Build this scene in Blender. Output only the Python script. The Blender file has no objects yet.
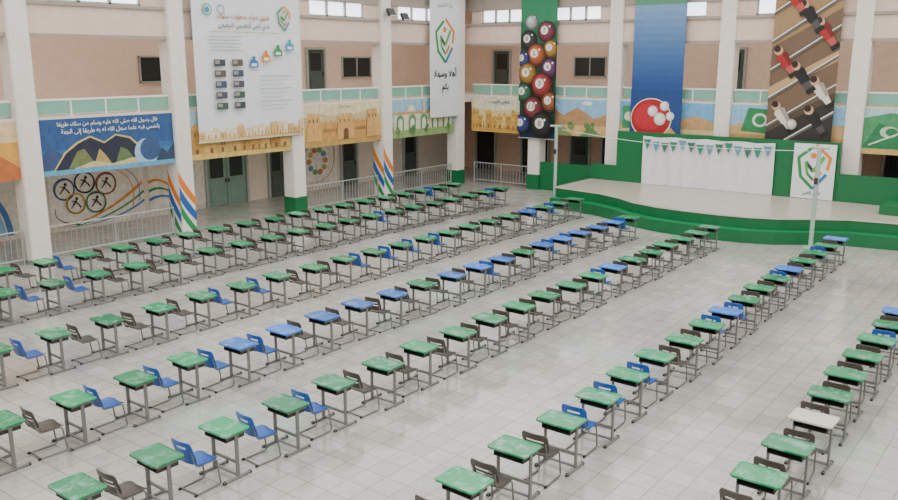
import bpy, bmesh, math, random
from mathutils import Vector, Matrix
random.seed(7)
scene=bpy.context.scene
COL=scene.collection
# ------------------------------------------------------------ materials
def lin(h):
    h=h.lstrip('#'); c=[int(h[i:i+2],16)/255 for i in (0,2,4)]
    return tuple((x/12.92 if x<=.04045 else ((x+.055)/1.055)**2.4) for x in c)+(1,)
_m={}
MURAL=False
def mix(h1,h2,t):
    a=[int(h1[i:i+2],16) for i in(1,3,5)]; b=[int(h2[i:i+2],16) for i in(1,3,5)]
    return '#%02x%02x%02x'%tuple(int(a[i]*(1-t)+b[i]*t) for i in range(3))
def paint(hexc,rough=.6,metal=0,var=.06,scale=3.0,kind='paint'):
    if MURAL and kind=='paint': kind='mural_paint'; hexc=mix(hexc,'#c4bcae',.18); var=.2; scale=4.5; rough=.8
    key=(hexc,rough,metal,kind)
    if key in _m: return _m[key]
    m=bpy.data.materials.new(kind+'_'+hexc.strip('#')); m.use_nodes=True
    nt=m.node_tree; b=nt.nodes['Principled BSDF']
    b.inputs['Roughness'].default_value=rough; b.inputs['Metallic'].default_value=metal
    tc=nt.nodes.new('ShaderNodeTexCoord'); n=nt.nodes.new('ShaderNodeTexNoise'); n.inputs['Scale'].default_value=scale
    n.inputs['Detail'].default_value=7
    mr=nt.nodes.new('ShaderNodeMapRange'); mr.inputs[1].default_value=.3; mr.inputs[2].default_value=.7
    mr.inputs[3].default_value=1-var; mr.inputs[4].default_value=1+var*.6
    hs=nt.nodes.new('ShaderNodeHueSaturation'); hs.inputs['Color'].default_value=lin(hexc)
    nt.links.new(tc.outputs['Object'],n.inputs['Vector']); nt.links.new(n.outputs['Fac'],mr.inputs[0])
    nt.links.new(mr.outputs[0],hs.inputs['Value']); nt.links.new(hs.outputs[0],b.inputs['Base Color'])
    _m[key]=m; return m
def desk_mat(name,hexc,worn):
    m=bpy.data.materials.new(name); m.use_nodes=True
    nt=m.node_tree; b=nt.nodes['Principled BSDF']; b.inputs['Roughness'].default_value=.27
    tc=nt.nodes.new('ShaderNodeTexCoord'); oi=nt.nodes.new('ShaderNodeObjectInfo')
    add=nt.nodes.new('ShaderNodeVectorMath'); add.operation='ADD'
    mul=nt.nodes.new('ShaderNodeMath'); mul.operation='MULTIPLY'; mul.inputs[1].default_value=40
    nt.links.new(oi.outputs['Random'],mul.inputs[0]); nt.links.new(tc.outputs['Object'],add.inputs[0]); nt.links.new(mul.outputs[0],add.inputs[1])
    n=nt.nodes.new('ShaderNodeTexNoise'); n.inputs['Scale'].default_value=5; n.inputs['Detail'].default_value=9; n.inputs['Roughness'].default_value=.72
    nt.links.new(add.outputs[0],n.inputs['Vector'])
    mr=nt.nodes.new('ShaderNodeMapRange'); mr.inputs[1].default_value=.5; mr.inputs[2].default_value=.74; mr.inputs[3].default_value=0; mr.inputs[4].default_value=worn
    nt.links.new(n.outputs['Fac'],mr.inputs[0])
    hs=nt.nodes.new('ShaderNodeHueSaturation'); hs.inputs['Color'].default_value=lin(hexc)
    v=nt.nodes.new('ShaderNodeMapRange'); v.inputs[3].default_value=.75; v.inputs[4].default_value=1.3
    nt.links.new(oi.outputs['Random'],v.inputs[0]); nt.links.new(v.outputs[0],hs.inputs['Value'])
    mx=nt.nodes.new('ShaderNodeMixRGB'); mx.inputs[2].default_value=(.5,.68,.62,1)
    nt.links.new(mr.outputs[0],mx.inputs[0]); nt.links.new(hs.outputs[0],mx.inputs[1]); nt.links.new(mx.outputs[0],b.inputs['Base Color'])
    return m
def floor_mat():
    m=bpy.data.materials.new('floor_tiles'); m.use_nodes=True
    nt=m.node_tree; b=nt.nodes['Principled BSDF']
    tc=nt.nodes.new('ShaderNodeTexCoord')
    br=nt.nodes.new('ShaderNodeTexBrick'); br.offset=0; br.squash=1
    br.inputs['Scale'].default_value=1; br.inputs['Brick Width'].default_value=.4; br.inputs['Row Height'].default_value=.4
    br.inputs['Mortar Size'].default_value=.008; br.inputs['Mortar Smooth'].default_value=.3
    br.inputs['Color1'].default_value=lin('#a8a59d'); br.inputs['Color2'].default_value=lin('#b6b3ab'); br.inputs['Mortar'].default_value=lin('#838079')
    nt.links.new(tc.outputs['Object'],br.inputs['Vector'])
    def noise(sc,det,ro,off,a,b_,lo,hi):
        o=nt.nodes.new('ShaderNodeVectorMath'); o.operation='ADD'; o.inputs[1].default_value=off
        n=nt.nodes.new('ShaderNodeTexNoise'); n.inputs['Scale'].default_value=sc; n.inputs['Detail'].default_value=det; n.inputs['Roughness'].default_value=ro
        nt.links.new(tc.outputs['Object'],o.inputs[0]); nt.links.new(o.outputs[0],n.inputs['Vector'])
        r=nt.nodes.new('ShaderNodeMapRange'); r.inputs[1].default_value=a; r.inputs[2].default_value=b_; r.inputs[3].default_value=lo; r.inputs[4].default_value=hi
        nt.links.new(n.outputs['Fac'],r.inputs[0]); return n,r
    n,mr=noise(.3,9,.68,(0,0,0),.35,.65,.84,1.1)
    n2,mr2=noise(5,10,.78,(3,1,0),.3,.7,.84,1.1)
    mu=nt.nodes.new('ShaderNodeMath'); mu.operation='MULTIPLY'; nt.links.new(mr.outputs[0],mu.inputs[0]); nt.links.new(mr2.outputs[0],mu.inputs[1])
    hs=nt.nodes.new('ShaderNodeHueSaturation'); nt.links.new(br.outputs['Color'],hs.inputs['Color']); nt.links.new(mu.outputs[0],hs.inputs['Value'])
    n3,m3=noise(.3,12,.6,(31,7,3),.57,.66,0,.5)
    mx=nt.nodes.new('ShaderNodeMixRGB'); mx.inputs[2].default_value=lin('#a3c2af')
    nt.links.new(m3.outputs[0],mx.inputs[0]); nt.links.new(hs.outputs[0],mx.inputs[1])
    n4,m4=noise(1.1,12,.8,(9,4,2),.6,.72,0,.35)
    mx2=nt.nodes.new('ShaderNodeMixRGB'); mx2.inputs[2].default_value=lin('#cfccc4')
    nt.links.new(m4.outputs[0],mx2.inputs[0]); nt.links.new(mx.outputs[0],mx2.inputs[1]); nt.links.new(mx2.outputs[0],b.inputs['Base Color'])
    r=nt.nodes.new('ShaderNodeMapRange'); r.inputs[1].default_value=.35; r.inputs[2].default_value=.65; r.inputs[3].default_value=.05; r.inputs[4].default_value=.24
    nt.links.new(n.outputs['Fac'],r.inputs[0]); nt.links.new(r.outputs[0],b.inputs['Roughness'])
    return m
def glow(name,hexc,s):
    m=bpy.data.materials.new(name); m.use_nodes=True; b=m.node_tree.nodes['Principled BSDF']
    b.inputs['Base Color'].default_value=lin(hexc); b.inputs['Emission Color'].default_value=lin(hexc); b.inputs['Emission Strength'].default_value=s
    return m
GREEN_TOP=desk_mat('desktop_green_laminate','#0c8450',.6)
BLUE_TOP=desk_mat('desktop_blue_laminate','#2a6cc4',.5)
PALE_TOP=desk_mat('desktop_pale_worn_laminate','#bdb9ad',.9)
METAL=paint('#7a7b78',.42,.35,kind='metal'); DARKM=paint('#3a3a39',.5,.2,kind='metal')
RUBBER=paint('#222222',.8,kind='rubber')
CH_BLUE=paint('#1b57ae',.36,kind='plastic'); CH_DARK=paint('#4c453e',.45,kind='plastic')
CREAM=paint('#dcd3c6',.7); SALMON=paint('#e6cbb8',.75); WHITE=paint('#ebebe7',.6); TEAL=paint('#7ab09c',.45)
GREENP=paint('#06693a',.45); GLASSDARK=paint('#2a302f',.25,kind='glass'); DOORG=paint('#7f9c8e',.5); DOORD=paint('#4c5a53',.5)
# ------------------------------------------------------------ mesh builder
class MB:
    def __init__(s): s.v=[];s.f=[];s.m=[];s.mats=[]
    def mi(s,m):
        if m not in s.mats: s.mats.append(m)
        return s.mats.index(m)
    def add(s,vs,fs,m):
        o=len(s.v); s.v+= [tuple(x) for x in vs]; i=s.mi(m)
        for f in fs: s.f.append([o+k for k in f]); s.m.append(i)
    def box(s,c,d,m,rot=None):
        x,y,z=d[0]/2,d[1]/2,d[2]/2
        vs=[Vector((a*x,b*y,e*z)) for e in(-1,1) for b in(-1,1) for a in(-1,1)]
        if rot: vs=[rot@v for v in vs]
        vs=[v+Vector(c) for v in vs]
        s.add(vs,[(0,2,3,1),(4,5,7,6),(0,1,5,4),(2,6,7,3),(0,4,6,2),(1,3,7,5)],m)
    def span(s,a,b,m): s.box([(a[i]+b[i])/2 for i in range(3)],[abs(b[i]-a[i]) for i in range(3)],m)
    def tube(s,pts,r,m,n=8,sy=1.0):
        pts=[Vector(p) for p in pts]; rings=[]
        prev=None
        for i,p in enumerate(pts):
            t=((pts[min(i+1,len(pts)-1)]-p).normalized()+(p-pts[max(i-1,0)]).normalized()).normalized()
            if prev is None:
                up=Vector((0,0,1)) if abs(t.z)<.9 else Vector((1,0,0)); a=t.cross(up).normalized()
            else: a=(prev-t*prev.dot(t)).normalized()
            prev=a; b=t.cross(a)
            rings.append([p+a*math.cos(2*math.pi*k/n)*r+b*math.sin(2*math.pi*k/n)*r*sy for k in range(n)])
        vs=[v for R in rings for v in R]; fs=[]
        for i in range(len(rings)-1):
            for k in range(n): fs.append((i*n+k,i*n+(k+1)%n,(i+1)*n+(k+1)%n,(i+1)*n+k))
        fs.append(tuple(range(n-1,-1,-1))); fs.append(tuple((len(rings)-1)*n+k for k in range(n)))
        s.add(vs,fs,m)
    def prism(s,out,z0,z1,m,mtop=None):
        n=len(out); vs=[(x,y,z0) for x,y in out]+[(x,y,z1) for x,y in out]
        s.add(vs,[(k,(k+1)%n,n+(k+1)%n,n+k) for k in range(n)]+[tuple(range(n-1,-1,-1))],m)
        s.add([(x,y,z1) for x,y in out],[tuple(range(n))],mtop or m)
    def sheet(s,fn,nu,nv,th,m,mask=None):
        P=[[Vector(fn(i/nu,j/nv)) for j in range(nv+1)] for i in range(nu+1)]
        N=[[None]*(nv+1) for _ in range(nu+1)]
        for i in range(nu+1):
            for j in range(nv+1):
                a=P[min(i+1,nu)][j]-P[max(i-1,0)][j]; b=P[i][min(j+1,nv)]-P[i][max(j-1,0)]
                c=a.cross(b); N[i][j]=c.normalized() if c.length>1e-9 else Vector((0,0,1))
        vs=[P[i][j] for i in range(nu+1) for j in range(nv+1)]+[P[i][j]-N[i][j]*th for i in range(nu+1) for j in range(nv+1)]
        K=(nu+1)*(nv+1); id=lambda i,j:i*(nv+1)+j
        ok=lambda i,j:0<=i<nu and 0<=j<nv and not(mask and mask(i,j))
        fs=[]
        for i in range(nu):
            for j in range(nv):
                if not ok(i,j): continue
                q=[id(i,j),id(i+1,j),id(i+1,j+1),id(i,j+1)]
                fs.append(tuple(q)); fs.append(tuple(K+x for x in reversed(q)))
                for (di,dj,a,b) in ((0,-1,0,1),(1,0,1,2),(0,1,2,3),(-1,0,3,0)):
                    if not ok(i+di,j+dj): fs.append((q[b],q[a],K+q[a],K+q[b]))
        s.add(vs,fs,m)
    def mesh(s,name,bevel=0,smooth=False,seg=2):
        me=bpy.data.meshes.new(name); me.from_pydata(s.v,[],s.f)
        for mt in s.mats: me.materials.append(mt)
        for p,i in zip(me.polygons,s.m): p.material_index=i
        if bevel:
            bm=bmesh.new(); bm.from_mesh(me)
            es=[e for e in bm.edges if len(e.link_faces)==2 and e.calc_face_angle(0)>.6]
            bmesh.ops.bevel(bm,geom=es,offset=bevel,segments=seg,affect='EDGES',clamp_overlap=True)
            bm.to_mesh(me); bm.free()
        if smooth:
            me.polygons.foreach_set('use_smooth',[True]*len(me.polygons))
            try: me.set_sharp_from_angle(angle=math.radians(40))
            except Exception: pass
        me.update(); return me
def put(me,name,loc=(0,0,0),parent=None,label=None,cat=None,group=None,kind=None,rotz=0):
    o=bpy.data.objects.new(name,me); COL.objects.link(o); o.location=loc; o.rotation_euler[2]=rotz
    if parent: o.parent=parent
    if label: o['label']=label
    if cat: o['category']=cat
    if group: o['group']=group
    if kind: o['kind']=kind
    return o
def structure(mb,name,label,cat='structure',loc=(0,0,0),bevel=0):
    return put(mb.mesh(name,bevel),name,loc,label=label,cat=cat,kind='structure')
# ------------------------------------------------------------ arabic text
F={'ا':(0xFE8D,2),'أ':(0xFE83,2),'إ':(0xFE87,2),'آ':(0xFE81,2),'ب':(0xFE8F,4),'ة':(0xFE93,2),'ت':(0xFE95,4),'ث':(0xFE99,4),'ج':(0xFE9D,4),'ح':(0xFEA1,4),'خ':(0xFEA5,4),'د':(0xFEA9,2),'ذ':(0xFEAB,2),'ر':(0xFEAD,2),'ز':(0xFEAF,2),'س':(0xFEB1,4),'ش':(0xFEB5,4),'ص':(0xFEB9,4),'ض':(0xFEBD,4),'ط':(0xFEC1,4),'ظ':(0xFEC5,4),'ع':(0xFEC9,4),'غ':(0xFECD,4),'ف':(0xFED1,4),'ق':(0xFED5,4),'ك':(0xFED9,4),'ل':(0xFEDD,4),'م':(0xFEE1,4),'ن':(0xFEE5,4),'ه':(0xFEE9,4),'و':(0xFEED,2),'ى':(0xFEEF,2),'ي':(0xFEF1,4),'\u0001':(0xFEFB,2),'\u0002':(0xFEF7,2),'\u0003':(0xFEF9,2)}
def shape(t):
    t=t.replace('لا','\u0001').replace('لأ','\u0002').replace('لإ','\u0003'); out=[]
    for i,c in enumerate(t):
        if c not in F: out.append(c); continue
        b,n=F[c]; pj=i>0 and t[i-1] in F and F[t[i-1]][1]==4; nj=i+1<len(t) and t[i+1] in F and n==4
        out.append(chr(b+(0 if not pj and not nj else 1 if pj and not nj else 2 if nj and not pj else 3)))
    return ''.join(reversed(out))
def textgeo(t):
    cu=bpy.data.curves.new('t','FONT'); cu.body=t; cu.resolution_u=2; cu.size=1
    ob=bpy.data.objects.new('t',cu); COL.objects.link(ob); bpy.context.view_layer.update()
    dg=bpy.context.evaluated_depsgraph_get(); me=bpy.data.meshes.new_from_object(ob.evaluated_get(dg))
    vs=[(v.co.x,v.co.y) for v in me.vertices]; fs=[]
    for p in me.polygons:
        ids=list(p.vertices); fs.append(ids if p.normal.z>=0 else ids[::-1])
    bpy.data.objects.remove(ob); bpy.data.curves.remove(cu); bpy.data.meshes.remove(me)
    return vs,fs
# ------------------------------------------------------------ flat art
class Art:
    """panel: lower-left corner at object origin; coordinates in fractions of w,h"""
    def __init__(s,w,h,side,base,th=.03):
        s.w,s.h=w,h; s.mb=MB(); s.k=0
        s.U,s.N=((Vector((0,1,0)),Vector((1,0,0))) if side=='L' else (Vector((1,0,0)),Vector((0,-1,0))))
        V=Vector((0,0,1)); s.V=V
        c=s.U*w/2+V*h/2-s.N*th/2; d=(th,w,h) if side=='L' else (w,th,h)
        s.mb.box(c,d,base)
    def _p(s,x,y): return s.U*x+s.V*y+s.N*(.003+.0012*s.k)
    def clip(s,pts):
        for ax,lim,sg in ((0,0,1),(0,s.w,-1),(1,0,1),(1,s.h,-1)):
            out=[]
            for i in range(len(pts)):
                a=pts[i]; b=pts[(i+1)%len(pts)]; da=sg*(a[ax]-lim); db=sg*(b[ax]-lim)
                if da>=0: out.append(a)
                if da*db<0:
                    t=da/(da-db); out.append((a[0]+(b[0]-a[0])*t,a[1]+(b[1]-a[1])*t))
            pts=out
            if len(pts)<3: return []
        return pts
    def poly(s,pts,m):
        s.k+=1; pts=s.clip([(x*s.w,y*s.h) for x,y in pts])
        if len(pts)<3: return
        ar=sum(pts[i][0]*pts[(i+1)%len(pts)][1]-pts[(i+1)%len(pts)][0]*pts[i][1] for i in range(len(pts)))
        if ar<0: pts=pts[::-1]
        s.mb.add([s._p(*p) for p in pts],[tuple(range(len(pts)))],m)
    def rect(s,x0,y0,x1,y1,m): s.poly([(x0,y0),(x1,y0),(x1,y1),(x0,y1)],m)
    def disc(s,cx,cy,r,m,n=24,sy=1,a0=0,a1=2*math.pi):
        cxm,cym=cx*s.w,cy*s.h
        s.poly([((cxm+r*math.cos(a0+(a1-a0)*k/n))/s.w,(cym+r*sy*math.sin(a0+(a1-a0)*k/n))/s.h) for k in range(n+(0 if a1-a0>6.28 else 1))],m)
    def ball(s,cx,cy,r,c,n=28,dark='#0a0a0c',lo=.6):
        for k in range(6):
            t=k/5; rr=r*(1-.85*t)
            s.disc(cx-.28*r*t/s.w,cy+.32*r*t/s.h,rr,P(mix(mix(c,dark,lo),mix(c,'#ffffff',.22),t**.6),.35),n)
    def ring(s,cx,cy,r,t,m,n=28,a0=0,a1=2*math.pi):
        cxm,cym=cx*s.w,cy*s.h; s.k+=1; k0=s.k
        for k in range(n):
            a=a0+(a1-a0)*k/n; b=a0+(a1-a0)*(k+1)/n; s.k=k0-1
            s.poly([((cxm+q*math.cos(g))/s.w,(cym+q*math.sin(g))/s.h) for q,g in ((r-t,a),(r,a),(r,b),(r-t,b))],m)
    def line(s,x0,y0,x1,y1,t,m):
        a=Vector((x0*s.w,y0*s.h)); b=Vector((x1*s.w,y1*s.h)); d=(b-a).normalized(); n=Vector((-d.y,d.x))*t/2
        s.poly([((p.x)/s.w,(p.y)/s.h) for p in (a-n,b-n,b+n,a+n)],m)
    def swoop(s,pts,t0,t1,m):
        """tapered quadratic ribbon through 3 control points (fractions)"""
        a,b,c=[Vector((x*s.w,y*s.h)) for x,y in pts]; s.k+=1; k0=s.k; N=16; L=[]
        for k in range(N+1):
            t=k/N; p=a*(1-t)**2+b*2*t*(1-t)+c*t*t; d=((b-a)*(1-t)+(c-b)*t).normalized(); n=Vector((-d.y,d.x))*(t0+(t1-t0)*t)/2; L.append((p-n,p+n))
        for k in range(N):
            s.k=k0-1; s.poly([(q.x/s.w,q.y/s.h) for q in (L[k][0],L[k+1][0],L[k+1][1],L[k][1])],m)
    def text(s,t,cx,cy,width,m,ar=True,maxh=None,bold=0):
        vs,fs=textgeo(shape(t) if ar else t)
        if not vs: return
        x0=min(v[0] for v in vs);x1=max(v[0] for v in vs);y0=min(v[1] for v in vs);y1=max(v[1] for v in vs)
        k=width/max(x1-x0,1e-4)
        if maxh: k=min(k,maxh/max(y1-y0,1e-4))
        for off in ((0,0),)+(((bold,0),(0,bold),(-bold,0),(0,-bold)) if bold else ()):
            s.k+=1
            s.mb.add([s._p(cx*s.w+off[0]+(x-(x0+x1)/2)*k,cy*s.h+off[1]+(y-(y0+y1)/2)*k) for x,y in vs],fs,m)
P=paint
def logo(a,cx,cy,s):
    # diamond framed by thin strokes, mostly green, open at the joints
    O=P('#dc8427');G=P('#1b8a45');B=P('#2f6f9f');G2=P('#58a845');D=P('#2b4a3c')
    def L(x0,y0,x1,y1,t,m): a.line(cx+x0*s/a.w,cy+y0*s/a.h,cx+x1*s/a.w,cy+y1*s/a.h,t*s,m)
    L(.02,.62,.42,.26,.085,O); L(.42,.28,.36,-.06,.085,O)
    L(-.05,.56,-.42,.24,.085,G); L(-.42,.26,-.32,-.3,.085,G)
    L(-.32,-.28,.02,-.6,.085,G); L(.02,-.6,.34,-.18,.085,B)
    L(-.22,.14,.0,-.12,.09,D); L(.0,-.12,.26,.3,.09,G2); L(-.22,.14,-.16,-.18,.07,G2); L(-.16,-.18,.02,-.36,.07,G); L(.02,-.36,.2,-.12,.07,O)
    a.disc(cx-.02*s/a.w,cy+.32*s/a.h,.08*s,O,12)
# ------------------------------------------------------------ room shell
XL=-24.9; XW=-28.8; YB=34.0; YW=38.6
mb=MB(); mb.span((XW-.3,-8,-.2),(8.3,YW+.3,0),floor_mat()); structure(mb,'floor','light grey square tiled hall floor','floor')
mb=MB()
mb.span((XW-.25,-8,0),(XW,YW+.25,4.1),P('#dccfc0',.7)); mb.span((XW-.25,-8,4.1),(XW,YW+.25,9.2),SALMON)
structure(mb,'wall_left','long corridor wall, cream below and peach above','wall')
mb=MB()
LOWB=P('#d3b09a',.7)
mb.span((XW,YW,0),(8.3,YW+.25,4.1),LOWB); mb.span((XW,YW,4.1),(8.3,YW+.25,9.2),SALMON)
structure(mb,'wall_back','peach painted corridor wall behind the stage','wall')
mb=MB(); mb.span((8,-8,0),(8.25,YW,9.2),CREAM); structure(mb,'wall_right','plain cream hall wall','wall')
mb=MB(); mb.span((XW,-8.25,0),(8.25,-8,9.2),CREAM); structure(mb,'wall_front','plain cream hall wall','wall')
mb=MB(); mb.span((XW-.25,-8,9.2),(-24,YW+.25,9.4),CREAM); mb.span((-24,33,9.2),(8.3,YW+.25,9.4),CREAM)
structure(mb,'ceiling','cream corridor ceiling around the open skylight','ceiling')
mb=MB(); mb.span((XW,-8,3.95),(-24.75,YB-.1,4.3),CREAM); mb.span((XW,YB-.1,3.95),(8,YW,4.3),CREAM)
structure(mb,'trim_1','cream balcony floor slab edge','balcony')
BEAM=P('#e0c8b8',.7); BEAM2=P('#a2968c',.7)
mb=MB(); mb.span((-25.2,-8,6.65),(-24.8,33.6,7.6),BEAM); mb.span((-25.2,33.8,6.65),(8,34.2,7.6),BEAM)
mb.span((-25.25,-8,8.2),(-24.75,33.6,9.2),BEAM2); mb.span((-25.2,33.75,8.2),(8,34.25,9.2),BEAM2)
mb.span((-24.8,-8,7.52),(-24.7,33.6,7.62),BEAM2); mb.span((-25.2,33.7,7.52),(8,33.8,7.62),BEAM2)
mb.span((-24.8,-8,6.6),(-24.72,33.6,6.7),BEAM2); mb.span((-25.2,33.72,6.6),(8,33.8,6.7),BEAM2)
structure(mb,'trim_2','peach upper beam running between the columns','beam')
# columns
left_cols=[1.7,6.9,12.1,17.3,22.5,27.7,33.0]; back_cols=[-20.9,-16.9,-12.1,-7.2,-2.3,2.6]
OR=P('#d97a20');BL=P('#1f5ca4');GR=P('#1d8a4a')
COLM=P('#e6e1d9',.6)
def column(x,y,style):
    mb=MB(); w=.31
    mb.span((-w,-w,0),(w,w,9.15),COLM)
    o=put(mb.mesh('column',.03),'column',(x,y,0),label={'s':'white square column with diagonal orange, blue and green bands','g':'white square column with a green painted foot','p':'plain white square column rising to the roof'}[style],cat='column',kind='structure',group='hall columns')
    d=MB()
    if style=='g': d.span((-w-.01,-w-.01,0),(w+.01,w+.01,.7),GREENP)
    elif style=='s':
        e=.004; rise=1.0
        # each band starts high on the outer edge and sweeps down across the face
        for z1,t,m in ((2.3,.42,OR),(1.78,.46,BL),(1.2,.38,GR)):
            for f in (lambda a,z:(w+e,-w+2*w*a,z),lambda a,z:(-w+2*w*a,-w-e,z)):
                N=8
                for k in range(N):
                    a,b=k/N,(k+1)/N; g=lambda q:max(z1-rise*q**.8,0); h=lambda q:max(z1-t*(1-.3*q)-rise*q**.8,0)
                    if g(b)<=0 and g(a)<=0: continue
                    d.add([f(a,h(a)),f(b,h(b)),f(b,g(b)),f(a,g(a))],[(0,1,2,3)],m)
        d.span((-w-.005,-w-.005,0),(w+.005,w+.005,.1),P('#9a9a94'))
    else: d.span((-w-.01,-w-.01,0),(w+.01,w+.01,.12),P('#9a9a94'))
    put(d.mesh('painted_base'),'painted_base',parent=o)
for i,y in enumerate(left_cols): column(XL,y,{3:'s',5:'s',4:'g',6:'g'}.get(i,'p'))
for i,x in enumerate(back_cols): column(x,YB,'g' if i in(0,1) else 'p')
def balcony_rail(side,a,b,const):
    L=b-a
    e=put(None,'balcony_railing',(const,a,4.3) if side=='L' else (a,const,4.3),label='teal panelled balcony railing with white top rail',cat='railing',group='upper balcony railings')
    S=(lambda u0,u1,d,z0,z1,m,mb:mb.span((-d,u0,z0),(d,u1,z1),m)) if side=='L' else (lambda u0,u1,d,z0,z1,m,mb:mb.span((u0,-d,z0),(u1,d,z1),m))
    t=MB(); S(0,L,.035,.46,.52,WHITE,t); put(t.mesh('top_rail'),'top_rail',parent=e)
    n=max(2,round(L/1.05)); step=L/n
    pm=MB(); S(.04,step-.04,.012,.07,.44,TEAL,pm); pm=pm.mesh('panel')
    po=MB(); S(-.025,.025,.03,0,.46,WHITE,po); po=po.mesh('post')
    for k in range(n):
        off=(0,k*step,0) if side=='L' else (k*step,0,0)
        put(pm,'panel',off,e)
        if k: put(po,'post',off,e)
lc=left_cols
for i in range(1,len(lc)-1): balcony_rail('L',lc[i]+.32,lc[i+1]-.32,-24.85)
bx=[-24.9]+back_cols
for i in range(0,5): balcony_rail('B',bx[i]+.32,bx[i+1]-.32,YB-.05)
GL=glow('window_daylight','#f2f7ff',2.8); FR=P('#a5aaa6',.5)
wn=0
def cler(side,a,b):
    global wn; wn+=1; mb=MB(); L0=b-a; i0,i1=a,b; a=a+L0*.16; b=b-L0*.16; L=b-a
    def S(u0,u1,d0,d1,z0,z1,m):
        if side=='L': mb.span((-25.05+d0,u0,z0),(-25.05+d1,u1,z1),m)
        else: mb.span((u0,34.05-d1,z0),(u1,34.05-d0,z1),m)
    S(i0,a,0,.2,7.62,8.2,BEAM); S(b,i1,0,.2,7.62,8.2,BEAM)
    S(a,b,0,.02,7.62,8.2,GL)
    for k in range(4): u=a+L*k/3; S(u-.05,u+.05,.02,.1,7.62,8.2,FR)
    S(a,b,.02,.1,7.62,7.69,FR)
    structure(mb,'window_%d'%wn,'bright narrow strip window with grey mullions','window')
for i in range(0,len(lc)-1): cler('L',lc[i]+.31,lc[i+1]-.31)
for i in range(0,6): cler('B',bx[i]+.31,bx[i+1]-.31)
dn=0
def door(side,a,b,z0,z1,m,label,pane=True):
    global dn; dn+=1; mb=MB(); L=b-a
    def S(u0,u1,d0,d1,za,zb,mm):
        if side=='L': mb.span((XW+d0,a+u0,za),(XW+d1,a+u1,zb),mm)
        else: mb.span((a+u0,YW-d1,za),(a+u1,YW-d0,zb),mm)
    S(-.1,0,0,.12,z0,z1+.1,FR); S(L,L+.1,0,.12,z0,z1+.1,FR); S(0,L,0,.12,z1,z1+.1,FR)
    n=2 if L>1.3 else 1
    for k in range(n):
        u0=L*k/n+.02; u1=L*(k+1)/n-.02
        S(u0,u1,0,.05,z0+.01,z1,m)
        if pane: S(u0+.15,u1-.15,.05,.06,z0+(z1-z0)*.55,z1-.15,GLASSDARK)
        S(u0+.15,u1-.15,.05,.065,z0+.15,z0+(z1-z0)*.45,m)
        hx=u1-.08 if k==0 else u0+.04
        S(hx,hx+.04,.05,.1,z0+(z1-z0)*.45,z0+(z1-z0)*.52,DARKM)
    structure(mb,'door_%d'%dn,label,'door')
door('L',21.2,23.2,0,2.15,DOORG,'pale green double door with glazed panels')
door('L',24.5,25.3,0,2.1,DOORD,'narrow dark green door')
door('L',29.0,30.0,0,2.15,DOORD,'dark green corridor door')
door('L',33.6,34.6,0,2.15,DOORD,'dark green corridor door')
DK=P('#26221f',.6)
door('B',-27.6,-26.4,0,2.3,DK,'dark corridor doorway',False)
door('B',-24.6,-23.0,0,2.3,DK,'dark double corridor door')
door('B',-21.6,-20.6,0,2.15,DOORD,'dark green corridor door')
door('B',-19.8,-18.6,0,2.3,DK,'dark corridor doorway')
door('B',-6.9,-5.3,0,2.4,DK,'dark corridor doorway')
for y in (21.5,27): door('L',y,y+1.0,4.3,6.4,DOORD,'dark green upper floor door')
for x in (-26.5,-14.0,-5): door('B',x,x+1.0,4.3,6.4,DOORD,'dark green upper floor door')
def cwin(side,a,b,z0,z1):
    global wn; wn+=1; mb=MB(); L=b-a
    def S(u0,u1,d0,d1,za,zb,mm):
        if side=='L': mb.span((XW+d0,a+u0,za),(XW+d1,a+u1,zb),mm)
        else: mb.span((a+u0,YW-d1,za),(a+u1,YW-d0,zb),mm)
    S(0,L,0,.03,z0,z1,GLASSDARK)
    for u in (0,L/2-.03,L-.06): S(u,u+.06,0,.07,z0,z1,FR)
    S(0,L,0,.07,z0,z0+.06,FR); S(0,L,0,.07,z1-.06,z1,FR)
    structure(mb,'window_%d'%wn,'grey framed corridor window','window')
for y in (18.5,29.2): cwin('L',y,y+2.0,5.1,6.1)
for x in (-21.6,-11.0): cwin('B',x,x+1.8,5.1,6.1)
# ------------------------------------------------------------ murals
MURAL=True
def mural(side,a,b,z0,z1,base,label):
    A=Art(b-a,z1-z0,side,base,.1); A.loc=((-24.72,a,z0) if side=='L' else (a,YB-.18,z0)); A.label=label; return A
def done(A,name='wall_mural',cat='mural',group='painted murals below the balcony'):
    return put(A.mb.mesh(name),name,A.loc,label=A.label,cat=cat,group=group)
A=mural('L',12.42,16.98,2.55,4.22,P('#123f7e'),'blue mural of dark mountains and a crescent with white Arabic verse')
A.rect(0,.0,1,.36,P('#2066a4')); A.rect(0,.36,1,.46,P('#185294'))
A.poly([(0,.1),(0,.34),(.06,.5),(.13,.4),(.2,.12)],P('#20386a'))
A.poly([(.07,.06),(.16,.4),(.25,.57),(.35,.67),(.45,.54),(.54,.67),(.65,.6),(.75,.35),(.85,.06)],P('#c9b660'))
A.poly([(.08,.06),(.17,.38),(.26,.54),(.35,.64),(.45,.51),(.54,.64),(.64,.57),(.74,.33),(.84,.06)],P('#0a1026'))
A.poly([(.18,.1),(.25,.4),(.3,.44),(.34,.28),(.38,.1)],P('#5f6c3a')); A.poly([(.36,.1),(.41,.42),(.45,.3),(.5,.1)],P('#a8924a'))
A.poly([(.52,.1),(.57,.42),(.62,.36),(.69,.1)],P('#4a6436')); A.poly([(.2,.08),(.36,.2),(.5,.12),(.66,.2),(.8,.08)],P('#cbbb80'))
A.disc(.77,.28,.44,P('#8fc0e0')); A.disc(.80,.33,.37,P('#1c3c70'))
A.poly([(.84,.06),(.89,.34),(.94,.24),(1,.42),(1,0),(.8,0)],P('#142b4c'))
A.rect(0,0,1,.09,P('#4a9ac4'))
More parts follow.
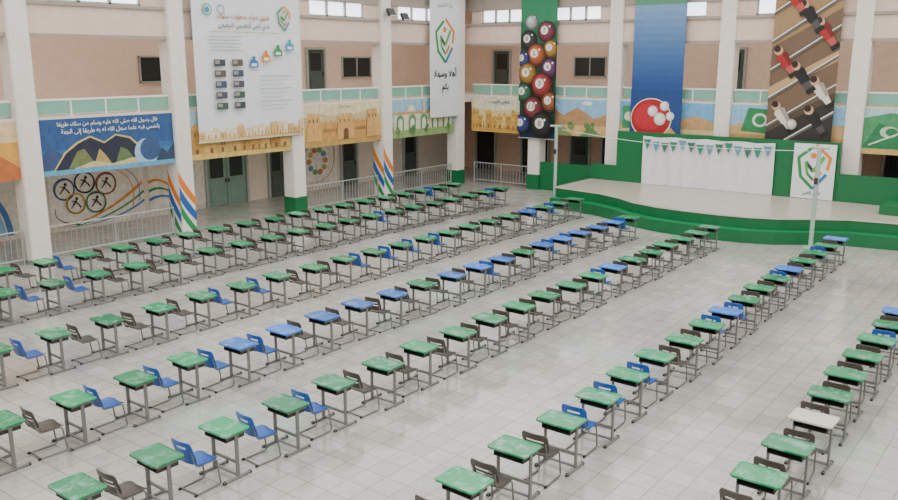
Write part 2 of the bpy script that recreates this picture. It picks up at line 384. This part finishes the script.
A.text('قال رسول الله صلى الله عليه وسلم من سلك طريقا',.5,.89,4.1,P('#ffffff'),maxh=.19,bold=.001)
A.text('يلتمس فيه علما سهل الله له به طريقا إلى الجنة',.52,.76,3.9,P('#ffffff'),maxh=.19,bold=.001)
done(A)
A=mural('L',7.2,11.8,2.55,4.22,P('#dc9c34'),'orange and yellow landscape mural')
A.rect(0,.65,1,1,P('#dfc08c')); A.poly([(.5,0),(.8,.6),(1,.2),(1,0)],P('#b85a22')); done(A)
def skyline(A,y0,cols,seed,hh=.5):
    R=random.Random(seed); x=.01
    while x<.96:
        w=R.uniform(.05,.12); h=y0+hh*R.uniform(.45,1); c=P(R.choice(cols)); A.rect(x,y0,x+w,h,c); t=R.random()
        if t<.4: A.disc(x+w/2,h,w*A.w*.42,P(R.choice(cols)),14,a1=math.pi)
        elif t<.7:
            for k in range(3): A.rect(x+w*(.05+.34*k),h,x+w*(.25+.34*k),h+.04,c)
        A.rect(x+w*.35,y0,x+w*.6,y0+.1,P('#6b4420')); A.rect(x+w*.3,h-.12,x+w*.42,h-.05,P('#7a5028')); A.rect(x+w*.62,h-.12,x+w*.74,h-.05,P('#7a5028'))
        x+=w*R.uniform(.8,1.25)
def trees(A,y,seed,n=6):
    R=random.Random(seed)
    for k in range(n):
        x=R.uniform(.05,.95); A.rect(x-.004,y,x+.004,y+.16,P('#5a3c20'))
        for j in range(3): A.disc(x+R.uniform(-.015,.015),y+.16+.04*j,.13-.02*j,P(R.choice(('#4a7a3c','#5d8f48','#3c6a34'))),9)
A=mural('L',17.6,22.2,2.55,4.22,P('#dcb856'),'yellow desert town mural behind a banner')
A.rect(0,.6,1,1,P('#a9cbe0')); skyline(A,.12,['#c98f3d','#d9a857','#b87c34'],2); done(A)
A=mural('L',22.82,27.38,2.55,4.22,P('#dca850'),'sandy mural of one large old desert fort')
A.rect(0,.7,1,1,P('#e0cfa4')); A.poly([(0,.6),(.2,.78),(.5,.66),(.8,.8),(1,.68),(1,.5),(0,.5)],P('#c9b07c')); A.rect(0,.0,1,.16,P('#b58a3c'))
ft=P('#c48a40'); A.rect(.14,.14,.9,.56,ft)
for k in range(13): A.rect(.15+k*.058,.56,.18+k*.058,.61,ft)
for x,w_,h in ((.05,.16,.74),(.42,.2,.7),(.8,.15,.78)):
    A.poly([(x-.01,.14),(x+w_+.01,.14),(x+w_-.01,h),(x+.01,h)],P('#d39c50'))
    for k in range(4): A.rect(x+.01+k*w_/4.2,h,x+.01+k*w_/4.2+w_*.13,h+.06,P('#d39c50'))
    for k in range(3): A.rect(x+.02+k*w_/3.4,h-.16,x+.035+k*w_/3.4,h-.08,P('#6b4420'))
A.rect(.49,.14,.55,.32,P('#5a3616')); A.disc(.52,.32,.14,P('#5a3616'),14,a1=math.pi)
for k in range(6): A.rect(.24+k*.03,.34,.25+k*.03,.42,P('#7a5028')); A.rect(.65+k*.025,.34,.66+k*.025,.42,P('#7a5028'))
A.text('سوق المجلس',.5,.93,1.2,P('#7a4b22'),maxh=.14); done(A)
A=mural('L',28.02,32.6,2.55,4.22,P('#8dbddb'),'mural of green arches and pale buildings under blue sky')
A.rect(0,0,1,.3,P('#7da35a')); A.rect(.05,.2,.95,.62,P('#e4d8b4'))
for k in range(5):
    x=.14+k*.18; A.rect(x-.055,.2,x+.055,.45,P('#2f8a5a')); A.disc(x,.45,.25,P('#2f8a5a'),16,a1=math.pi); A.rect(x-.03,.2,x+.03,.42,P('#e9e2c8')); A.disc(x,.42,.14,P('#e9e2c8'),14,a1=math.pi)
A.rect(.03,.62,.97,.68,P('#c9954c')); A.disc(.3,.68,.3,P('#e9e2cf'),16,a1=math.pi); A.disc(.66,.68,.36,P('#5fa07a'),16,a1=math.pi)
A.rect(.48,.62,.51,.95,P('#e2c07a')); A.text('بسم الله الرحمن الرحيم',.75,.93,1.6,P('#24487a'),maxh=.12); trees(A,.03,7,5); done(A)
A=mural('B',-24.55,-21.22,2.55,4.22,P('#e8cf8a'),'yellow skyline mural with blue Arabic writing')
A.rect(0,.62,1,1,P('#e6dcc0')); A.rect(0,0,1,.3,P('#d6a03a')); skyline(A,.12,['#d9a83c','#e6c66a','#c98c34'],8,.5)
A.text('وطني الحبيب',.5,.86,1.9,P('#1f5f8b'),maxh=.24,bold=.006); done(A)
A=mural('B',-20.58,-17.22,2.6,4.22,P('#7bb8e0'),'mural of desert hills under a blue sky')
A.poly([(0,.5),(.2,.75),(.35,.55),(.55,.8),(.8,.5),(1,.62),(1,0),(0,0)],P('#a87a4a')); A.rect(0,0,1,.3,P('#cda55f'))
A.poly([(.1,0),(.3,.35),(.5,0)],P('#6a8a42')); A.poly([(.6,0),(.75,.3),(.95,0)],P('#4a7a3c'))
A.disc(.2,.85,.2,P('#e6eef2'),14,sy=.5); A.disc(.7,.9,.25,P('#e6eef2'),14,sy=.4); trees(A,.1,11,4); done(A)
A=mural('B',-16.58,-12.42,2.95,4.22,P('#5ba4dc'),'mural of desert hills with a green emblem panel')
A.poly([(0,.3),(.2,.55),(.5,.3),(.8,.6),(1,.4),(1,0),(0,0)],P('#bf9458')); A.rect(0,0,1,.15,P('#dcc088')); A.rect(.02,.1,.16,.85,P('#1d8a4c')); A.disc(.09,.5,.2,P('#dfe8d0'),14); done(A)
A=mural('B',-11.78,-7.52,2.95,4.22,P('#7bbce4'),'mural of desert hills with a green painted emblem')
A.poly([(0,.35),(.25,.6),(.5,.35),(1,.5),(1,0),(0,0)],P('#cca468')); A.poly([(.1,.2),(.16,.92),(.42,.86),(.44,.12)],P('#0f7a3c')); A.disc(.27,.55,.3,P('#dfe8d0'),16,sy=.9); A.disc(.27,.55,.2,P('#0f7a3c'),16,sy=.9)
A.rect(0,0,1,.1,P('#b58444')); done(A)
A=mural('B',-6.88,-2.62,2.6,4.22,P('#2f8a52'),'green painted mural with pale curved figures and sand')
A.poly([(0,.8),(.2,.92),(.5,.85),(1,.95),(1,1),(0,1)],P('#a9cfdc')); A.rect(0,0,1,.12,P('#c9a052'))
A.poly([(.0,.14),(.12,.7),(.26,.5),(.3,.14)],P('#0b6a38')); A.disc(.2,.5,.3,P('#b9d8b0'),16,sy=.7); A.disc(.22,.5,.2,P('#0b6a38'),16,sy=.7)
A.ring(.42,.4,.5,.07,P('#dfe8d0')); A.poly([(.38,.2),(.46,.7),(.52,.3)],P('#e0b050')); A.line(.05,.2,.5,.75,.06,P('#cfe0c0')); done(A)
# corridor wall paintings
A=Art(3.7,2.1,'L',P('#efe9df'),.02); A.loc=(XW+.03,14.6,.1); A.label='wall painting of loosely linked rings with a coloured swirl'
K=P('#1a1714')
for pts,c,t0 in (([(.0,.02),(.5,.02),(.98,.62)],'#d9802c',.13),([(.08,.0),(.6,.0),(1,.46)],'#2f8a54',.1),([(.2,.0),(.7,-.02),(1,.3)],'#3a6fb0',.09),
                 ([(.62,.95),(.95,.8),(.86,.2)],'#d9802c',.05),([(.7,.98),(1,.8),(.94,.3)],'#3a6fb0',.04),([(.05,.35),(.0,.1),(.3,.02)],'#2a2622',.05)): A.swoop(pts,.02,t0,P(c))
for x,y,r,c in ((.15,.66,.4,'#1f4c8c'),(.36,.74,.4,'#1a1714'),(.58,.68,.42,'#a03024'),(.25,.4,.38,'#c9921c'),(.46,.38,.4,'#1c7a42')):
    A.ring(x,y,r,.06,P(c)); A.ring(x+.008,y-.015,r*.93,.025,K,a0=x*9,a1=x*9+4.4)
    A.disc(x+.015,y+.08,.06,K,9); A.swoop([(x-.05,y-.08),(x-.0,y+.02),(x+.01,y+.05)],.03,.09,K); A.swoop([(x-.04,y+.05),(x+.02,y+.03),(x+.05,y-.08)],.03,.06,K)
done(A,group='corridor wall paintings')
A=Art(3.6,2.6,'L',P('#e0d9cd'),.02); A.loc=(XW+.03,10.6,.15); A.label='wall painting of blue and orange swirling ribbons'
for k,c in enumerate(('#2b66a8','#79b4d8','#e0852c','#e7c04a','#2f9a5a')): A.ring(.1,.0,2.3-.25*k,.2,P(c),a1=math.pi/2)
done(A,group='corridor wall paintings')
A=Art(2.6,2.2,'L',P('#efe9df'),.02); A.loc=(XW+.03,26.1,.25); A.label='wall painting of a coloured leaf circle'
for k in range(10):
    a=k*.628; A.disc(.5+.2*math.cos(a),.5+.24*math.sin(a),.17,P(['#c98a50','#5b88b5','#5f9b62','#b9674f','#c0b060'][k%5]),10,sy=.8)
A.swoop([(.1,.1),(.0,.9),(.7,.95)],.03,.07,P('#6a7f8a')); A.swoop([(.3,.05),(1,.0),(.92,.8)],.03,.07,P('#c98a50')); done(A,group='corridor wall paintings')
A=Art(2.6,2.3,'L',P('#efe9df'),.02); A.loc=(XW+.03,18.5,.2); A.label='wall painting of thin coloured ribbon lines'
for k,c in enumerate(('#e07a1c','#1f8a4c','#2a66b0')): A.swoop([(.0,.5-.15*k),(.3,.65-.15*k),(.6,.02)],.12,.02,P(c))
done(A,group='corridor wall paintings')
MURAL=False
# ------------------------------------------------------------ banners
def banner(side,a,b,z0,z1,base,label):
    A=Art(b-a,z1-z0,side,base,.015); A.loc=((-24.48,a,z0) if side=='L' else (a,YB-.45,z0)); A.label=label; A.side=side; return A
def hang(A):
    o=done(A,'hanging_banner','banner','hanging printed banners')
    d=(Vector((0,1,0)) if A.side=='L' else Vector((1,0,0)))
    for z in (0,A.h):
        t=MB(); t.tube([-d*.05,d*(A.w+.05)],.025,P('#b9b9b5',.4,.3,kind='metal')); put(t.mesh('rod',smooth=True),'rod',(0,0,z),o)
    n=(Vector((-1,0,0)) if A.side=='L' else Vector((0,1,0)))
    t=MB(); t.tube([(0,0,0),n*(.25 if A.side=='L' else .3)+Vector((0,0,.08))],.012,DARKM); hm=t.mesh('hanger')
    for u in (.12,.88): put(hm,'hanger',d*A.w*u+Vector((0,0,A.h)),o)
WB='#dfe2e5'
A=banner('L',17.85,22.6,3.15,8.9,P(WB),'large white information banner with icons and photo grid')
A.rect(0,0,1,.05,P('#dcb878')); A.rect(0,.05,1,.07,P('#e6dabc'))
R=random.Random(4); x=.0
while x<.97:
    w=R.uniform(.04,.08); h=R.uniform(.05,.1); c=P(R.choice(('#dcbc84','#cda670','#e6d6b0','#d4ac6c'))); A.rect(x,.02,x+w,h,c)
    if R.random()<.5: A.disc(x+w/2,h,w*A.w*.4,P('#e0c494'),12,a1=math.pi)
    A.rect(x+w*.4,.02,x+w*.6,.045,P('#a88458')); x+=w*1.15
logo(A,.84,.745,.72); A.ring(.12,.775,.2,.035,P('#2f8f5a')); A.disc(.12,.775,.1,P('#2b8fb5'),12); A.ring(.24,.78,.16,.03,P('#3b6f9a'))
A.text('طريق نموك بخطوات سلوك',.45,.74,2.3,P('#b86a1c'),maxh=.26,bold=.005)
A.text('نادي الحي التعليمي الترفيهي',.45,.685,2.5,P('#1c6a4a'),maxh=.23,bold=.004)
A.rect(.12,.65,.78,.653,P('#b8923a'))
for k,c in enumerate(('#2f6fa8','#d0802a','#2f8f4a','#2b8fb5')):
    x=.48+.12*k; h=.035; y=.44+.035*k
    A.poly([(x,y),(x+.08,y),(x+.08,y+h),(x+.055,y+h+.014),(x+.055,y+h+.034),(x+.025,y+h+.034),(x+.025,y+h+.014),(x,y+h)],P(c))
    A.rect(x+.015,y+.008,x+.065,y+h*.75,P('#e6e6e0')); A.rect(x-.01,y-.016,x+.09,y-.012,P('#9aa6ae'))
for k in range(5): A.rect(.12,.62-.02*k,.42-.03*(k%2),.625-.02*k,P('#9aa6ae'))
for r in range(5):
    for q in range(2):
        x=.15+q*.16; y=.45-r*.064
        A.rect(x,y,x+.1,y+.04,P(['#3a424a','#5a5044','#3c4c60','#504658','#40544a'][(r+q)%5])); A.rect(x+.01,y+.014,x+.05,y+.034,P('#948e82'))
        A.rect(x+.01,y-.012,x+.09,y-.008,P('#9aa6ae'))
for r in range(9): A.rect(.56,.385-r*.026,.88-.05*(r%3),.389-r*.026,P('#a8b2b8' if r%3 else '#5faa6e'))
hang(A)
A=banner('L',30.5,32.7,3.35,8.9,P(WB),'narrow white welcome banner with coloured emblem')
logo(A,.5,.62,1.6); A.text('أهلا وسهلا',.5,.36,1.7,P('#22332e'),maxh=.5,bold=.01); A.text('بكم',.5,.24,.75,P('#22332e'),maxh=.4,bold=.01)
A.text('وزارة التعليم',.5,.9,1.3,P('#2f7f6a'),maxh=.25)
hang(A)
A=banner('B',-21.6,-19.7,2.4,8.9,P('#12402e'),'green and dark banner printed with glossy numbered pool balls')
A.rect(0,.8,1,1,P('#1f7a50')); A.rect(0,.66,1,.8,P('#17603f')); A.rect(0,0,1,.1,P('#12283e'))
for x,y,r,c,num in ((.3,.8,.34,'#c4c8c4',''),(.72,.735,.48,'#7a1a2c','7'),(.24,.68,.44,'#15171a','8'),(.86,.62,.4,'#c98a1c','1'),(.46,.58,.5,'#d2551a','5'),(.1,.55,.36,'#23318a','2'),(.84,.49,.46,'#5a1c5a','4'),(.24,.45,.5,'#c98a1c','9'),(.64,.375,.56,'#c01c22','3'),(.14,.32,.44,'#1a6a44','6'),(.88,.26,.46,'#a84a1c','13'),(.42,.215,.54,'#8a1c26','11'),(.12,.1,.44,'#23318a','10'),(.68,.1,.6,'#0c0e12','8')):
    A.ball(x,y,r,c)
    if num:
        A.disc(x-.06,y+.01,r*.4,P('#e6e2d6'),20); A.text(num,x-.06,y+.01,r*.4,P('#181818'),ar=False,maxh=r*.45)
    A.disc(x+.08,y+.035,r*.1,P('#f4f4f4'),10)
hang(A)
A=banner('B',-16.0,-13.75,2.6,8.9,P('#24558f'),'blue banner printed with red table tennis bat and balls')
for k in range(12): A.rect(0,.34+k*.045,1,.385+k*.045,P(mix('#1a4484','#6f93b8',k/11)))
A.rect(0,.88,1,1,P('#4f8a6a')); A.rect(0,0,1,.34,P('#173f7a'))
A.poly([(.7,.06),(.8,.1),(1.02,.03),(1.0,-.03),(.84,-.02)],P('#c79a58'))
A.disc(.42,.15,.92,P('#e8d9c0'),40,sy=.92); A.disc(.42,.152,.88,P('#a51620'),40,sy=.9); A.disc(.37,.16,.66,P('#b8222d'),36,sy=.85)
for x,y,r in ((.45,.2,.22),(.68,.235,.2),(.6,.15,.26),(.8,.17,.18)): A.ball(x,y,r,'#faf8f2',dark='#80808a',lo=.45)
hang(A)
A=banner('B',-10.3,-7.9,2.7,8.9,P('#6b5540'),'brown banner of table football figures on thin diagonal rods')
A.poly([(0,0),(1,0),(1,.3),(0,.08)],P('#2a2520')); A.poly([(0,.3),(1,.52),(1,.58),(0,.36)],P('#b8986a')); A.poly([(0,.6),(1,.82),(1,1),(0,1)],P('#9a7a56')); A.poly([(0,.08),(1,.3),(1,.34),(0,.12)],P('#4a3c2e'))
def player(A,x,y,s,c):
    d=Vector((.82,.57)); n=Vector((-.57,.82))
    q=lambda pts,m:A.poly([(x+(d.x*a+n.x*b)*s/A.w,y+(d.y*a+n.y*b)*s/A.h) for a,b in pts],m)
    q([(-.16,-.28),(.16,-.28),(.12,-.62),(-.12,-.62)],P(mix(c,'#ffffff',.2))); q([(-.2,-.6),(.2,-.6),(.22,-.8),(-.2,-.8)],P('#14120f'))
    q([(-.2,-.28),(.2,-.28),(.26,.3),(.14,.4),(-.14,.4),(-.26,.3)],P(c)); q([(.05,-.28),(.2,-.28),(.26,.3),(.14,.4),(.05,.4)],P(mix(c,'#000000',.3)))
    A.disc(x+n.x*.55*s/A.w,y+n.y*.55*s/A.h,.2*s,P('#c79a78'),14); A.disc(x+n.x*.64*s/A.w,y+n.y*.64*s/A.h,.15*s,P('#2a1810'),12)
for y,c,xs in ((-.04,'#15161a',(.75,)),(.12,'#d8d0c0',(.25,.8)),(.29,'#15161a',(.5,)),(.46,'#a01e1a',(.22,.8)),(.63,'#15161a',(.55,)),(.8,'#a01e1a',(.3,))):
    A.line(-.1,y-.03,1.1,y+.28,.09,P('#5a5650')); A.line(-.1,y-.02,1.1,y+.29,.04,P('#e2e0da'))
    for x in xs: player(A,x,y+.28*x-.005,.85,c)
A.ball(.4,.14,.2,'#f0ece4',dark='#5a5650')
hang(A)
# ------------------------------------------------------------ stage
YS=33.2
front=[(-17.6,29.75),(-15.4,29.35),(-14.3,28.85),(-13.4,28.2),(-12.3,27.8),(-11.2,27.65),(-10.0,27.62),(-9.0,27.75),(-8.1,28.05),(-7.2,28.7),(-6.2,29.3),(-4.5,29.6),(3,29.7)]
up=[(x,y+.45) for x,y in front]+[(3,YS),(-17.6,YS)]
STG=P('#b8aea0',.3)
GREEN2=P('#0a7a44',.45)
mb=MB(); mb.prism(up,0,.78,GREENP); st=put(mb.mesh('stage'),'stage',label='raised green stepped stage with beige tiled top',cat='stage')
mb=MB(); mb.prism(front+[(x,y+.45) for x,y in reversed(front)],0,.42,GREENP,GREEN2); put(mb.mesh('lower_step'),'lower_step',parent=st)
top=MB(); top.prism([(x,y-.04) if i<len(front) else (x,y) for i,(x,y) in enumerate(up)],.78,.84,P('#cfcabf'),STG); put(top.mesh('stage_floor'),'stage_floor',parent=st)
mb=MB(); mb.prism([(-5.6,31.2),(3,31.2),(3,YS),(-5.6,YS)],.84,1.14,GREENP)
put(mb.mesh('upper_step',.02),'upper_step',parent=st)
mb=MB(); mb.span((-16.4,YS+.02,0),(-7.45,YS+.2,2.98),GREENP); structure(mb,'wall_stage','green painted wall behind the stage','wall')
mb=MB(); mb.span((-17.6,YS+.04,0),(-16.4,YS+.18,1.5),GREENP); mb.span((-7.45,YS+.04,0),(3,YS+.18,1.85),GREENP); mb.span((-20.58,33.8,0),(-17.6,34.0,1.3),GREENP)
structure(mb,'wall_parapet','low green parapet wall beside the stage','wall')
mb=MB()
mb.sheet(lambda u,v:(u*5.4,-.03*math.sin(u*60)-.02*math.sin(u*23+v*3),v*(2.0-.04*math.sin(u*math.pi*4)**2)),120,6,.01,P('#dfe1e4',.8,kind='cloth'))
put(mb.mesh('stage_backdrop_cloth',smooth=True),'stage_backdrop_cloth',(-15.15,YS-.09,.85),label='white cloth backdrop pinned to the green stage wall',cat='backdrop cloth')
def bunting(x0,x1,z,sag,n,cols,label):
    e=MB(); L=x1-x0; f=lambda t:z-sag*math.sin(math.pi*((t*3)%1 if t<1 else 1))
    P0=[(L*k/60,0,f(k/60)-z) for k in range(61)]; e.tube(P0,.008,WHITE,5)
    o=put(e.mesh('bunting_garland'),'bunting_garland',(x0,YS-.18,z),label=label,cat='bunting',group='stage bunting')
    ms=[]
    for c in cols:
        t=MB(); t.add([(-.17,0,0),(.17,0,0),(0,0,-.42),(-.17,.006,0),(.17,.006,0),(0,.006,-.42)],[(0,2,1),(3,4,5),(0,1,4,3),(1,2,5,4),(2,0,3,5)],P(c,.8,kind='cloth')); ms.append(t.mesh('pennant'))
    for k in range(n):
        t=(k+.5)/n; put(ms[k%len(ms)],'pennant',(L*t,-.01,f(t)-z),o)
bunting(-15.1,-9.8,2.78,.16,14,['#2f7f6a','#5f8fa4','#3f6a5a'],'string of green and blue triangular pennants')
A=Art(1.5,2.05,'B',P(WB),.02); A.loc=(-9.05,YS-.08,.86); A.label='white emblem banner standing on the stage'
logo(A,.5,.58,1.35); A.text('نادي الحي',.5,.1,.9,P('#2f7f4a'),maxh=.18,bold=.005); put(A.mb.mesh('stage_banner'),'stage_banner',A.loc,label=A.label,cat='banner')
# posts + rope
PT=P('#a9c2b8',.4,.2,kind='metal')
def post(x,y):
    e=put(None,'net_post',(x,y,0),label='pale green metal net post on a round base',cat='net post',group='net posts')
    t=MB(); t.tube([(0,0,.04),(0,0,3.25)],.07,PT,12); put(t.mesh('pole',smooth=True),'pole',parent=e)
    t=MB(); t.tube([(0,0,0),(0,0,.05)],.26,PT,20); put(t.mesh('base',.01),'base',parent=e)
    t=MB(); t.tube([(-.28,0,3.25),(.28,0,3.25)],.045,PT,8); put(t.mesh('crossbar'),'crossbar',parent=e)
    t=MB(); t.box((0,-.09,2.2),(.1,.08,.2),DARKM); put(t.mesh('winch'),'winch',parent=e)
post(-18.05,30.9); post(-6.95,28.25)
t=MB(); t.tube([(-17.7+10.4*k/12,30.8-2.47*k/12,3.12-.22*math.sin(math.pi*k/12)) for k in range(13)],.01,WHITE,6)
put(t.mesh('net_rope'),'net_rope',label='thin white rope strung between two posts',cat='rope')
def fence(side,a,b,c):
    L=b-a; e=put(None,'barrier_railing',(c,a,0) if side=='L' else (a,c,0),label='low white metal barrier railing with vertical bars',cat='railing',group='corridor barrier railings')
    V=(lambda u,z:(0,u,z)) if side=='L' else (lambda u,z:(u,0,z)); FM=P('#a9adaa',.4,.3,kind='metal')
    for nm,z in (('top_rail',1.0),('bottom_rail',.15)):
        t=MB(); t.tube([V(0,z),V(L,z)],.025,FM); put(t.mesh(nm),nm,parent=e)
    t=MB(); t.tube([V(0,0),V(0,1.03)],.03,FM); pm=t.mesh('post')
    for k in range(3): put(pm,'post',V(L*k/2,0),e)
    t=MB(); t.tube([V(0,.15),V(0,1.0)],.011,FM,6); bm_=t.mesh('bar'); n=int(L/.17)
    for k in range(1,n): put(bm_,'bar',V(L*k/n,0),e)
for a,b in ((7.3,11.7),(12.5,16.9),(22.9,27.3),(28.1,32.6)): fence('L',a,b,-24.9)
fence('B',-24.5,-21.3,34.0)
def flood(x,y,z):
    e=put(None,'floodlight',(x,y,z),label='black floodlight on a bracket fixed to the column',cat='floodlight',group='floodlights')
    R=Matrix.Rotation(-.5,3,'Y')
    t=MB(); t.box((.25,0,0),(.12,.42,.32),DARKM,R); t.box((.2,0,0),(.08,.3,.2),DARKM,R); put(t.mesh('housing',.01),'housing',parent=e)
    t=MB(); t.box((.315,0,-.03),(.01,.36,.26),P('#dfe6e8',.2,kind='glass'),R); put(t.mesh('lens'),'lens',parent=e)
    t=MB(); t.tube([(0,0,0),(.15,0,0),(.22,-.24,0),(.22,.24,0)],.015,METAL); put(t.mesh('bracket'),'bracket',parent=e)
flood(-24.58,28.6,7.75); flood(-24.58,27.7,7.9)
# ------------------------------------------------------------ desk
def rrect(w,d,r,n=5):
    o=[]
    for sx,sy,a in ((1,1,0),(-1,1,90),(-1,-1,180),(1,-1,270)):
        for k in range(n+1):
            t=math.radians(a+90*k/n); o.append((sx*(w/2-r)+r*math.cos(t),sy*(d/2-r)+r*math.sin(t)))
    return o
def make_top(m):
    mb=MB(); a=rrect(.64,.47,.05); b=rrect(.6,.43,.035); n=len(a)
    rings=[[(x*.985,y*.985,.715) for x,y in a],[(x,y,.722) for x,y in a],[(x,y,.742) for x,y in a],[(x*.99,y*.99,.747) for x,y in a],[(x,y,.747) for x,y in b],[(x*.985,y*.985,.742) for x,y in b]]
    vs=[v for r in rings for v in r]; fs=[]
    for i in range(5):
        for k in range(n): fs.append((i*n+k,i*n+(k+1)%n,(i+1)*n+(k+1)%n,(i+1)*n+k))
    fs.append(tuple(range(n-1,-1,-1))); fs.append(tuple(5*n+k for k in range(n)))
    mb.add(vs,fs,m); return mb.mesh('desktop')
tops={'G':make_top(GREEN_TOP),'B':make_top(BLUE_TOP),'W':make_top(PALE_TOP)}
mb=MB(); mb.span((-.03,-.03,.03),(.0,.03,.69),METAL); mb.span((-.035,-.25,.0),(.005,.22,.04),METAL); mb.span((-.03,-.18,.675),(.0,.18,.713),METAL)
mb.span((-.04,-.27,0),(.01,-.22,.045),RUBBER); mb.span((-.04,.2,0),(.01,.24,.045),RUBBER)
leg_me=mb.mesh('leg',.006,seg=1)
mb=MB(); mb.span((-.25,.0,.22),(.25,.025,.27),METAL); bar_me=mb.mesh('crossbar',.005,seg=1)
mb=MB(); mb.span((-.25,-.02,.045),(.25,.02,.075),METAL); fbar_me=mb.mesh('foot_bar',.005,seg=1)
mb=MB(); mb.span((-.24,-.16,.6),(.24,.17,.612),DARKM); mb.span((-.24,.155,.612),(.24,.17,.70),DARKM); mb.span((-.24,-.16,.612),(-.228,.17,.70),DARKM); mb.span((.228,-.16,.612),(.24,.17,.70),DARKM)
tray_me=mb.mesh('book_tray')
CN={'G':'green','B':'blue','W':'pale worn'}
def desk(x,y,c,rz,grp):
    e=put(None,'school_desk',(x,y,0),label={'G':'single school desk with green top and grey metal legs','B':'single school desk with blue top and grey metal legs','W':'single school desk with pale worn top and grey metal legs'}[c],cat='desk',group=grp,rotz=rz)
    put(tops[c],'desktop',parent=e,label=CN[c]+' laminate desktop')
    put(leg_me,'leg',(-.25,0,0),e); put(leg_me,'leg',(.28,0,0),e)
    put(bar_me,'crossbar',parent=e); put(fbar_me,'foot_bar',parent=e); put(tray_me,'book_tray',parent=e)
# ------------------------------------------------------------ chair
def chair_meshes(m,kind):
    mb=MB()
    def seat(u,v):
        t=2*v-1; wv=.5*(.40-.03*v)*(1-.16*abs(t)**6); x=(2*u-1)*wv
        return (x,-.20+.40*v,.445+.02*abs(2*u-1)**3-.012*math.sin(math.pi*v)-(.035*max(0,(v-.75)/.25)**2)+(.03*max(0,(.15-v)/.15)**2))
    mb.sheet(seat,10,10,.014,m); s=mb.mesh('seat',smooth=True)
    mb=MB()
    h=.36 if kind=='B' else .30; z0=.47 if kind=='B' else .52
    def back(u,v):
        t=2*v-1; wv=.205*(1-.14*abs(t)**6)*(1+.04*v); x=(2*u-1)*wv
        return (x,-.205-.10*v*h/.36-.035*(1-(2*u-1)**2)+.02,z0+h*v-.012*abs(2*u-1)**4*(1 if t>0 else -1))
    if kind=='B': mask=lambda i,j:(j in(6,) and 3<=i<=8)
    else: mask=lambda i,j:(j in(3,5) and 2<=i<=9)
    mb.sheet(back,12,9,-.014,m,mask); b=mb.mesh('backrest',smooth=True)
    mb=MB()
    mb.tube([(0,-.24,.016),(0,.17,.016),(0,.205,.03),(0,.205,.06),(0,.16,.39),(0,.13,.42),(0,-.15,.425),(0,-.19,.45),(0,-.225,.52),(0,-.26,.68)],.013,METAL,7)
    mb.tube([(0,-.25,.016),(0,-.21,.016)],.018,RUBBER,7)
    l=mb.mesh('leg',smooth=True)
    mb=MB(); mb.tube([(-.18,0,0),(.18,0,0)],.012,METAL,7); c=mb.mesh('crossbar',smooth=True)
    return s,b,l,c
CM={'B':chair_meshes(CH_BLUE,'B'),'D':chair_meshes(CH_DARK,'D')}
def chair(x,y,c,rz,grp):
    e=put(None,'school_chair',(x,y,0),label={'B':'blue moulded plastic school chair on a grey tube frame','D':'dark grey plastic school chair on a grey tube frame'}[c],cat='chair',group=grp,rotz=rz)
    s,b,l,cb=CM[c]
    put(s,'seat',parent=e); put(b,'backrest',parent=e); put(l,'leg',(-.175,0,0),e); put(l,'leg',(.175,0,0),e)
    put(cb,'crossbar',(0,-.2,.016),e); put(cb,'crossbar',(0,.1,.418),e)
rows=[(-2.86,10.35,1.14,"GGWGGGGGB","DDDDDDDBD"),
(-5.83,7.93,1.17,"GGGGGGGGBGGGBGGGB","DDDBBBDDBBDDBDDBD"),
(-9.53,4.83,1.12,"GGGGGGGGGGGGGBGGGGGG","DDBBBDDDDDDDDBDDDDDD"),
(-12.38,5.2,1.1,"GGGGBBBBBGBBBGBBBBBG","DDBBBBDDDDDDBDDBBDDB"),
(-15.7,6.65,1.145,"GGGGGGGGGGGGGGGGBGGG","BBDDDBBDDBBBBDDDDBBD"),
(-19.5,7.48,1.13,"GGGGGGGGGGGGGGGGGGGG","BBBBDDDDDDDDDBDDDDDB"),
(-21.8,9.6,1.13,"GGGGGGGGGGGGGGGGGG","DDBDDDDDDDDDDDDDBD")]
for ri,(x,y0,p,tp,ch) in enumerate(rows):
    for k in range(len(tp)):
        y=y0+p*k+random.uniform(-.015,.015); dx=random.uniform(-.05,.05)
        desk(x+dx,y,tp[k],random.uniform(-.03,.03),'rows of exam desks')
        chair(x+dx+random.uniform(-.04,.04),y-.5+random.uniform(-.015,.03),ch[k],random.uniform(-.08,.08),'chairs at the exam desks')
# ------------------------------------------------------------ light + camera
w=bpy.data.worlds.new('World'); scene.world=w; w.use_nodes=True
bg=w.node_tree.nodes['Background']; bg.inputs[0].default_value=(1,.99,.975,1); bg.inputs[1].default_value=2.5
def area(name,loc,rot,sx,sy,e,col=(1,.93,.84)):
    l=bpy.data.lights.new(name,'AREA'); l.shape='RECTANGLE'; l.size=sx; l.size_y=sy; l.energy=e; l.color=col
    o=bpy.data.objects.new(name,l); COL.objects.link(o); o.location=loc; o.rotation_euler=rot
area('corridor_fill',(-26.8,20,3.85),(0,0,0),.6,28,80); area('corridor_fill',(-14,36.4,3.85),(0,0,0),20,.6,30)  # added fill lights, no real fittings, to lift the lower corridors
area('corridor_fill',(-26.9,20,9.0),(0,0,0),.6,28,260); area('corridor_fill',(-14,36.4,9.0),(0,0,0),20,.6,190)  # same added fill above, to lighten the upper walls
cam=bpy.data.cameras.new('camera'); co=bpy.data.objects.new('camera',cam); COL.objects.link(co)
co.location=(0,0,5.95); co.rotation_euler=(math.radians(90-12.7),0,math.radians(37.5)); cam.sensor_width=36; cam.lens=33.83; cam.clip_end=200
scene.camera=co
